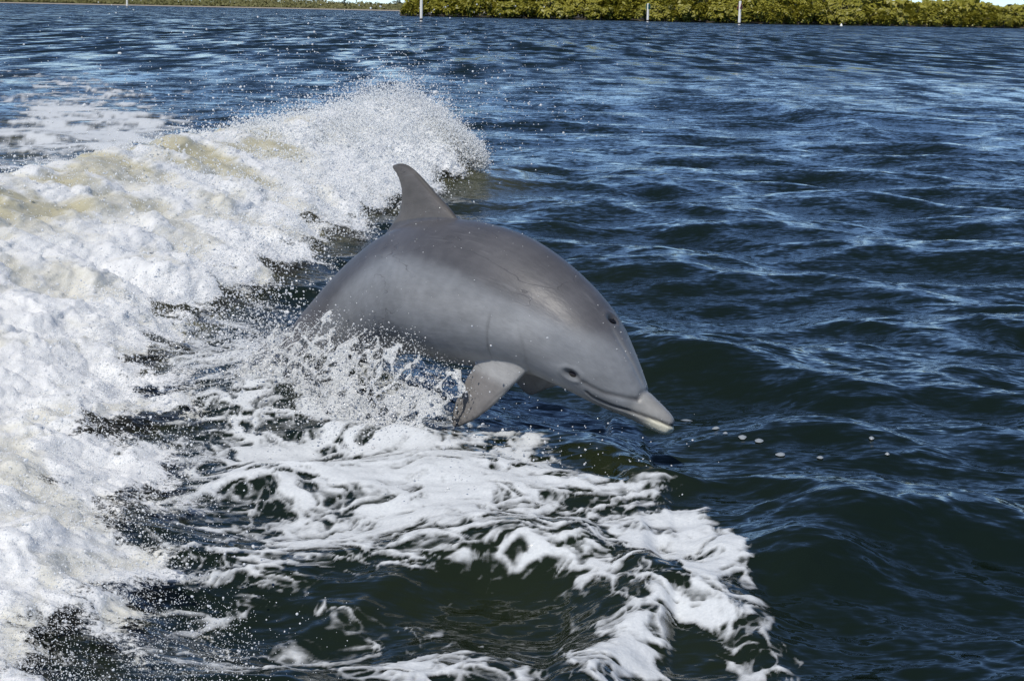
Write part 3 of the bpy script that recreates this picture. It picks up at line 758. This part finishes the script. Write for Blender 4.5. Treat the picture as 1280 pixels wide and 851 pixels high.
# loose bubble rafts right of the snout
M_RAFT = simple('bubble raft', (.26, .29, .31), .35, .3, 300)
lab = ['largest oval patch of bubbles right of the snout, end of a row of five', 'oval bubble patch next to the largest, right of the snout',
       'thin bubble patch in mid row right of the snout', 'small bubble patch below the first of the row right of the snout',
       'bubble patch nearest the snout in the row to its right', 'small bubble patch on the dark wave far right of the row',
       'tiny round bubble patch right of the dark wave trough', 'tiny bubble patch further right on the wave slope', 'single pale bubble patch touching the water beyond the snout tip']
for (a_, b_, w_), l_ in zip([(973, 571, 17), (944, 558, 15), (924, 554, 14), (903, 548, 9), (890, 538, 13), (1024, 578, 12), (1088, 563, 9), (1110, 579, 8), (855, 512, 22)], lab):
    c = at(a_, b_); R_ = w_ / 2 * .72 * c[1] / FPX
    g = np.linspace(0, 2 * math.pi, 18, endpoint=False); v_ = [(0, 0, .006)]
    for f_ in (.5, .85, 1.0):
        for t_ in g: v_.append((R_ * f_ * math.cos(t_) * (1 + .15 * math.sin(3 * t_ + a_)), R_ * f_ * math.sin(t_) * 1.15, .006 * (1 - f_ ** 2)))
    v_ = np.array(v_); zz = sea(v_[:, 0] + c[0], v_[:, 1] + c[1], np.full(len(v_), c[1] ** 2 / 2400)); zc0 = zz[0].copy()
    v_[:, 2] += zz[:, 2] - zc0[2] + .003
    fc = [(0, 1 + j, 1 + (j + 1) % 18) for j in range(18)]
    for q_ in range(2):
        for j in range(18): fc += [(1 + q_ * 18 + j, 1 + (q_ + 1) * 18 + j, 1 + (q_ + 1) * 18 + (j + 1) % 18), (1 + q_ * 18 + j, 1 + (q_ + 1) * 18 + (j + 1) % 18, 1 + q_ * 18 + (j + 1) % 18)]
    o = link('bubble_patch', np_mesh('bubble_patch', v_, np.array(fc)), M_RAFT); o.location = (zc0[0], zc0[1], zc0[2])
    tag(o, l_, 'bubble patch', 'bubble patches drifting right of the snout')

# ------------------------------------------------------------------ far shore
M_LEAF, nt, b = mat_new('mangrove leaves')
oi = N(nt, 'ShaderNodeObjectInfo').outputs['Random']
leafc = mixrgb(nt, noise_n(nt, .45, 3, .6), (.21, .21, .022), (.39, .345, .046))
leafc = mixrgb(nt, math_n(nt, 'MULTIPLY', oi, .5), leafc, (.25, .24, .028))
L(nt, leafc, b.inputs['Base Color']); b.inputs['Roughness'].default_value = .5; translucent(nt, b, .25, leafc)
M_LEAF_D, nt, b = mat_new('dark tree leaves')
L(nt, mixrgb(nt, noise_n(nt, .6, 3, .6), (.022, .035, .012), (.055, .07, .02)), b.inputs['Base Color']); b.inputs['Roughness'].default_value = .5
M_BARK = simple('bark', (.10, .085, .065), .9, .3)
M_BANK = simple('muddy bank', (.055, .045, .03), .9, .3, 1.5)
M_SAND = simple('sand strip', (.30, .26, .20), .9, .2, .2)
M_MARSH, nt, b = mat_new('marsh scrub')
L(nt, mixrgb(nt, noise_n(nt, .12, 5, .65, stretch=(1, .3, 1)), (.075, .085, .022), (.17, .15, .05)), b.inputs['Base Color']); b.inputs['Roughness'].default_value = .7

def crown_mesh(name, rx, ry, h, lobes, nleaf, size, seed, z0=.15):
    r_ = np.random.default_rng(seed); P_ = []; Nn_ = []
    cen = np.stack([r_.uniform(-.7, .7, lobes) * rx, r_.uniform(-.7, .7, lobes) * ry, z0 + r_.uniform(.12, .78, lobes) * h], -1)
    rad_ = r_.uniform(.22, .42, lobes) * min(rx, h * .6) * 1.15
    for i in range(nleaf):
        k_ = r_.integers(lobes); d = r_.normal(size=3); d /= np.linalg.norm(d); d[2] = abs(d[2]) if r_.random() < .6 else d[2]
        p_ = cen[k_] + d * rad_[k_] * r_.uniform(.72, 1.08)
        if p_[2] < .02: p_[2] = .02 + r_.random() * .2
        P_.append(p_); n_ = d * .8 + r_.normal(size=3) * .45 + np.array([-.2, -.5, .8]); Nn_.append(n_ / np.linalg.norm(n_))
    P_ = np.array(P_); Nn_ = np.array(Nn_)
    t1 = np.cross(Nn_, r_.normal(size=P_.shape)); t1 /= np.linalg.norm(t1, axis=1, keepdims=True); t2 = np.cross(Nn_, t1)
    s_ = size * r_.uniform(.6, 1.3, len(P_))[:, None]
    v_ = np.stack([P_ - t1 * s_, P_ - t2 * s_ * .55 + Nn_ * s_ * .15, P_ + t1 * s_, P_ + t2 * s_ * .55 + Nn_ * s_ * .15], 1).reshape(-1, 3)
    return np_mesh(name, v_, np.arange(len(v_)).reshape(-1, 4), smooth=False)

def trunk_mesh(name, h, spread, nb, seed, r0=.10):
    r_ = random.Random(seed); v_ = []; f_ = []
    def tube(p0, p1, a, b_):
        p0, p1 = np.array(p0), np.array(p1); d = p1 - p0; d = d / np.linalg.norm(d); u = np.cross(d, [.3, .9, .2]); u /= np.linalg.norm(u); w_ = np.cross(d, u); n0 = len(v_)
        mid = (p0 + p1) / 2 + np.array([r_.uniform(-.1, .1), r_.uniform(-.1, .1), 0])
        for p_, rr_ in ((p0, a), (mid, (a + b_) / 2), (p1, b_)):
            for j in range(6): t_ = j * math.pi / 3; v_.append(p_ + (u * math.cos(t_) + w_ * math.sin(t_)) * rr_)
        for q_ in range(2):
            for j in range(6): f_.append((n0 + q_ * 6 + j, n0 + q_ * 6 + (j + 1) % 6, n0 + q_ * 6 + 6 + (j + 1) % 6, n0 + q_ * 6 + 6 + j))
    tube((0, 0, -.3), (0, 0, h * .5), r0, r0 * .7)
    for i in range(nb):
        a = i / nb * 6.28 + r_.random(); s_ = spread * r_.uniform(.4, .8)
        tube((0, 0, h * r_.uniform(.2, .5)), (math.cos(a) * s_, math.sin(a) * s_, h * r_.uniform(.6, .92)), r0 * .55, r0 * .15)
        tube((0, 0, h * .18), (math.cos(a + .6) * s_ * .7, math.sin(a + .6) * s_ * .7, -.3), r0 * .4, r0 * .25)      # prop roots
    return np_mesh(name, np.array(v_), np.array(f_))

CROWNS = [crown_mesh('mangrove crown', 2.5, 1.9, 3.0, 15, 1400, .30, 10 + i) for i in range(6)]
TRUNKS = [trunk_mesh('mangrove trunk', 3.0, 2.0, 6, 30 + i) for i in range(3)]
for c_ in CROWNS: c_.materials.append(M_LEAF)
for t_ in TRUNKS: t_.materials.append(M_BARK)
def empty(name, loc, rz=0, s=1):
    o = bpy.data.objects.new(name, None); col.objects.link(o); o.location = loc; o.rotation_euler = (0, 0, rz); o.scale = (s, s, s) if isinstance(s, (int, float)) else s
    o.empty_display_size = .5
    return o
def tree(name, loc, crown, trunk, s, rz, label, cat, group=None):
    r_ = empty(name, loc, rz, s)
    link('crown', crown, None, r_); link('trunk', trunk, None, r_)
    return tag(r_, label, cat, group)
def shore_y(px): return np.interp(px, [480, 520, 640, 800, 960, 1120, 1280, 1400], [318, 330, 322, 318, 300, 318, 335, 340])
def at_dist(px, yd, z=0):
    """ground point at distance yd under a photograph column"""
    py = 0.5 + .0203 * px; d = FWD + (px - 640) / FPX * RGT - (py - 425.5) / FPX * UPV
    return np.array([d[0] / d[1] * yd, yd, z])
MG = 'mangroves packed along the near shore'
r_ = random.Random(5)
px = 512
while px < 1400:
    yd = float(shore_y(px)); p_ = at_dist(px, yd)
    s_ = r_.uniform(.85, 1.12) * (.72 if px < 520 else 1.0) * (1.0 if px < 1090 else .86)
    tree('mangrove', (p_[0], p_[1] + r_.uniform(-1, 1), .1), CROWNS[r_.randrange(6)], TRUNKS[r_.randrange(3)], (s_, s_, s_ * r_.uniform(.85, 1.15)), r_.uniform(0, 6.28),
         'bushy olive mangrove in the front row at the waterline of the right shore', 'mangrove', MG)
    px += r_.uniform(15, 24)
px = 522
while px < 1400:
    yd = float(shore_y(px)) + r_.uniform(4, 9); p_ = at_dist(px, yd)
    s_ = r_.uniform(1.35, 1.75) * (.8 if px < 560 else 1.0) * (1.0 if px < 1060 else .70)
    tree('mangrove', (p_[0], p_[1], .2), CROWNS[r_.randrange(6)], TRUNKS[r_.randrange(3)], (s_, s_, s_ * r_.uniform(.9, 1.15)), r_.uniform(0, 6.28),
         'taller olive mangrove among others rising behind the front row of the right shore', 'mangrove', 'taller mangroves behind the front row')
    px += r_.uniform(17, 27)
# woodland behind reads as one mass
def scrub_mass(name, pts, size, mat, seed):
    r2 = np.random.default_rng(seed); n_ = len(pts)
    d = r2.normal(size=(n_, 3)); d[:, 1] -= 1.0; d[:, 2] += 1.1; d /= np.linalg.norm(d, axis=1, keepdims=True)
    t1 = np.cross(d, r2.normal(size=d.shape)); t1 /= np.linalg.norm(t1, axis=1, keepdims=True); t2 = np.cross(d, t1); s_ = size * r2.uniform(.5, 1.3, n_)[:, None]
    v_ = np.stack([pts - t1 * s_, pts - t2 * s_ * .6, pts + t1 * s_, pts + t2 * s_ * .6], 1).reshape(-1, 3)
    return link(name, np_mesh(name, v_, np.arange(len(v_)).reshape(-1, 4), smooth=False), mat)
cn = 30000; wx_ = rng.uniform(-12, 135, cn); pxw = 640 + wx_ / 335 * FPX
hw_ = np.interp(pxw, [480, 520, 560, 1060, 1110, 1180, 1240, 1400], [1.5, 3.5, 7, 7.2, 4.5, 5.2, 4.2, 4.4]) * (.75 + .5 * np.clip(fbm(wx_ * .12, wx_ * 0, 3, 500) + .5, 0, 1))
pts_ = np.stack([wx_, 340 + rng.uniform(0, 14, cn), np.maximum(.2, hw_ * rng.beta(2.2, 1.1, cn) * (1 + .15 * pn(wx_ * .7, wx_ * 0, 3)))], -1)
wood = scrub_mass('mangrove_wood', pts_, .60, M_LEAF, 3)
tag(wood, 'olive green mass of woodland rising behind the mangroves on the right shore', 'woodland', kind='stuff')
DK = crown_mesh('dark crown', 1.5, 1.5, 5.0, 12, 900, .22, 77, .8); DK.materials.append(M_LEAF_D)
DKT = trunk_mesh('dark trunk', 5.0, 1.0, 5, 78, .14); DKT.materials.append(M_BARK)
for a_, yd, s_, l_ in [(775, 352, 1.65, 'dark green tree standing tall behind the mangroves, left of the green topped channel marker'),
                       (1018, 350, 1.30, 'dark round topped tree behind the mangroves left of the gap of sky'), (1100, 352, .95, 'dark tree at the left end of the wide gap of sky above the right shore'),
                       (1164, 356, .95, 'dark pointed tree between the two gaps of sky above the right shore'), (1222, 356, .85, 'small dark pointed tree in the right gap of sky'),
                       (1262, 352, .98, 'dark round tree above the mangroves at the right edge of the photo')]:
    p_ = at_dist(a_, yd); tree('tree', (p_[0], p_[1], .2), DK, DKT, s_, a_ * .7, l_, 'tree')
# banks
def bank(name, line, depth, h, mat, label):
    """a low bank: waterline points, rising inland"""
    prof = [(0, -.4), (.6, .12), (3, .25), (depth, h), (depth * 1.2, h)]
    v_ = []
    for p_ in line:
        for d_, z_ in prof: v_.append((p_[0] * (1 + d_ / p_[1]), p_[1] + d_, z_))
    o = link(name, np_mesh(name, np.array(v_), grid_faces(len(line), len(prof))[:, ::-1]), mat)
    return tag(o, label, 'shore', kind='structure')
bank('near_shore', [at_dist(a, shore_y(a) + 1.2 * pn(np.array([a * .03]), np.array([0.]), 2)[0]) for a in np.linspace(500, 1600, 80)], 220, .5, M_BANK, 'dark muddy bank under the mangroves')
def far_y(px): return np.interp(px, [-300, 0, 250, 500, 700], [860, 880, 900, 860, 860])
bank('far_beach', [at_dist(a, far_y(a)) for a in np.linspace(-400, 760, 60)], 7, .5, M_SAND, 'pale strip of sand along the far shore')
bank('far_shore', [at_dist(a, far_y(a) + 7) for a in np.linspace(-400, 760, 60)], 900, 2.5, M_MARSH, 'low green land of the far shore')
cn = 30000; pxw = rng.uniform(-120, 640, cn); yw = far_y(pxw) + 8 + rng.exponential(22, cn)
hf = np.interp(pxw, [-100, 0, 330, 400, 450, 500, 640], [8, 8, 6.5, 4.6, 4.0, 4.2, 4.5]) * sstep(0, 60, yw - far_y(pxw) + 10)
zf = .3 + hf * rng.beta(1.6, 1.4, cn) * (.8 + .5 * pn(pxw * .05, yw * .02, 4)) + .01 * (yw - far_y(pxw))
xw = (pxw - 640) / FPX / math.cos(PITCH) * yw * 1.0
mass = scrub_mass('far_scrub', np.stack([xw, yw, zf], -1), .8, M_MARSH, 9)
tag(mass, 'low olive scrub and marsh covering the far shore on the left', 'scrub', kind='stuff')
for a_, s_, l_ in [(398, 1.15, 'dark distant tree left of the small sky gap over the far shore'), (432, 1.05, 'dark distant tree in the middle of the sky gap over the far shore'),
                   (497, 1.3, 'dark distant tree just left of the mangrove point')]:
    p_ = at_dist(a_, 930); tree('tree', (p_[0], p_[1], .8), DK, DKT, (s_ * 1.6, s_ * 1.6, s_), a_, l_, 'tree')

# channel markers
M_WHITEPOST = simple('white post paint', (.84, .82, .76), .6, .08, 3); M_DARK = simple('tarred wood', (.03, .027, .025), .8, .3)
M_GREEN = simple('green sign paint', (.03, .20, .14), .5, .1); M_RED = simple('red sign paint', (.22, .03, .03), .5, .1)
def pole_mesh(r0, h, z0=-.6, seg=14, cap=True):
    g = np.linspace(0, 2 * math.pi, seg, endpoint=False); prof = [(r0 * 1.03, z0), (r0, h * .5), (r0 * .97, h - .02), (r0 * .9, h)]
    v_ = [(r_ * math.cos(t_), r_ * math.sin(t_), z_) for r_, z_ in prof for t_ in g] + [(0, 0, h + .02)]
    f_ = [list(f) for f in grid_faces(len(prof), seg, wrap=True)]
    n0 = (len(prof) - 1) * seg
    me = bpy.data.meshes.new('pole'); me.from_pydata(v_, [], [tuple(int(i) for i in f) for f in f_] + [(n0 + j, n0 + (j + 1) % seg, n0 + seg) for j in range(seg)])
    return me
def plate_mesh(outline, th):
    n_ = len(outline); v_ = [(x_, -th / 2, z_) for x_, z_ in outline] + [(x_, th / 2, z_) for x_, z_ in outline]
    f_ = [tuple(range(n_)), tuple(range(n_, 2 * n_))[::-1]] + [(i, (i + 1) % n_ + 0, (i + 1) % n_ + n_, i + n_)[::-1] for i in range(n_)]
    me = bpy.data.meshes.new('plate'); me.from_pydata(v_, [], f_); return me
def marker(px, base_py, r0, h, label, sign=None, rz=0):
    p_ = at(px, base_py); root = tag(empty('channel_marker', (p_[0], p_[1], 0), rz), label, 'channel marker', 'channel markers standing in the water')
    link('post', pole_mesh(r0, h), M_WHITEPOST, root)
    g = pole_mesh(r0 * 1.06, .34, .12); link('waterline_band', g, M_DARK, root)
    if sign == 'green':
        for sg in (1, -1):
            o = link('sign_board', plate_mesh([(-.42, h - .95), (.42, h - .95), (.42, h - .1), (-.42, h - .1)], .03), M_GREEN, root); o.location = (0, sg * (r0 + .02), 0)
    if sign == 'red':
        for sg in (1, -1):
            o = link('sign_board', plate_mesh([(-.5, h - 1.15), (.5, h - 1.15), (0, h - .25)], .03), M_RED, root); o.location = (0, sg * (r0 + .02), 0)
    return root
marker(526.5, 27, .165, 3.6, 'thick white post in the water at the left end of the mangroves')
marker(809.5, 27.8, .19, 3.0, 'white channel post with a green sign at its top', 'green', math.radians(62))
marker(924, 31.5, .20, 3.45, 'white channel post with a dark red triangular sign', 'red', math.radians(58))
marker(159, 9.6, .30, 3.9, 'distant white post off the far shore at upper left')
# little white float at the mangrove edge
p_ = at(1051.5, 33.2)
fl = empty('mooring_buoy', (p_[0], p_[1], 0)); tag(fl, 'small white cone shaped float at the foot of the mangroves', 'buoy')
def lathe(name, prof, mat, parent, seg=16):
    g = np.linspace(0, 2 * math.pi, seg, endpoint=False)
    return link(name, np_mesh(name, np.array([(r_ * math.cos(t_), r_ * math.sin(t_), z_) for r_, z_ in prof for t_ in g]), grid_faces(len(prof), seg, wrap=True)), mat, parent)
lathe('float_body', [(.02, -.15), (.2, -.1), (.24, .02), (.2, .14), (.09, .38), (.05, .44)], M_WHITEPOST, fl)
lathe('float_ring', [(.06, .44), (.07, .47), (.045, .50), (.001, .51)], M_DARK, fl)
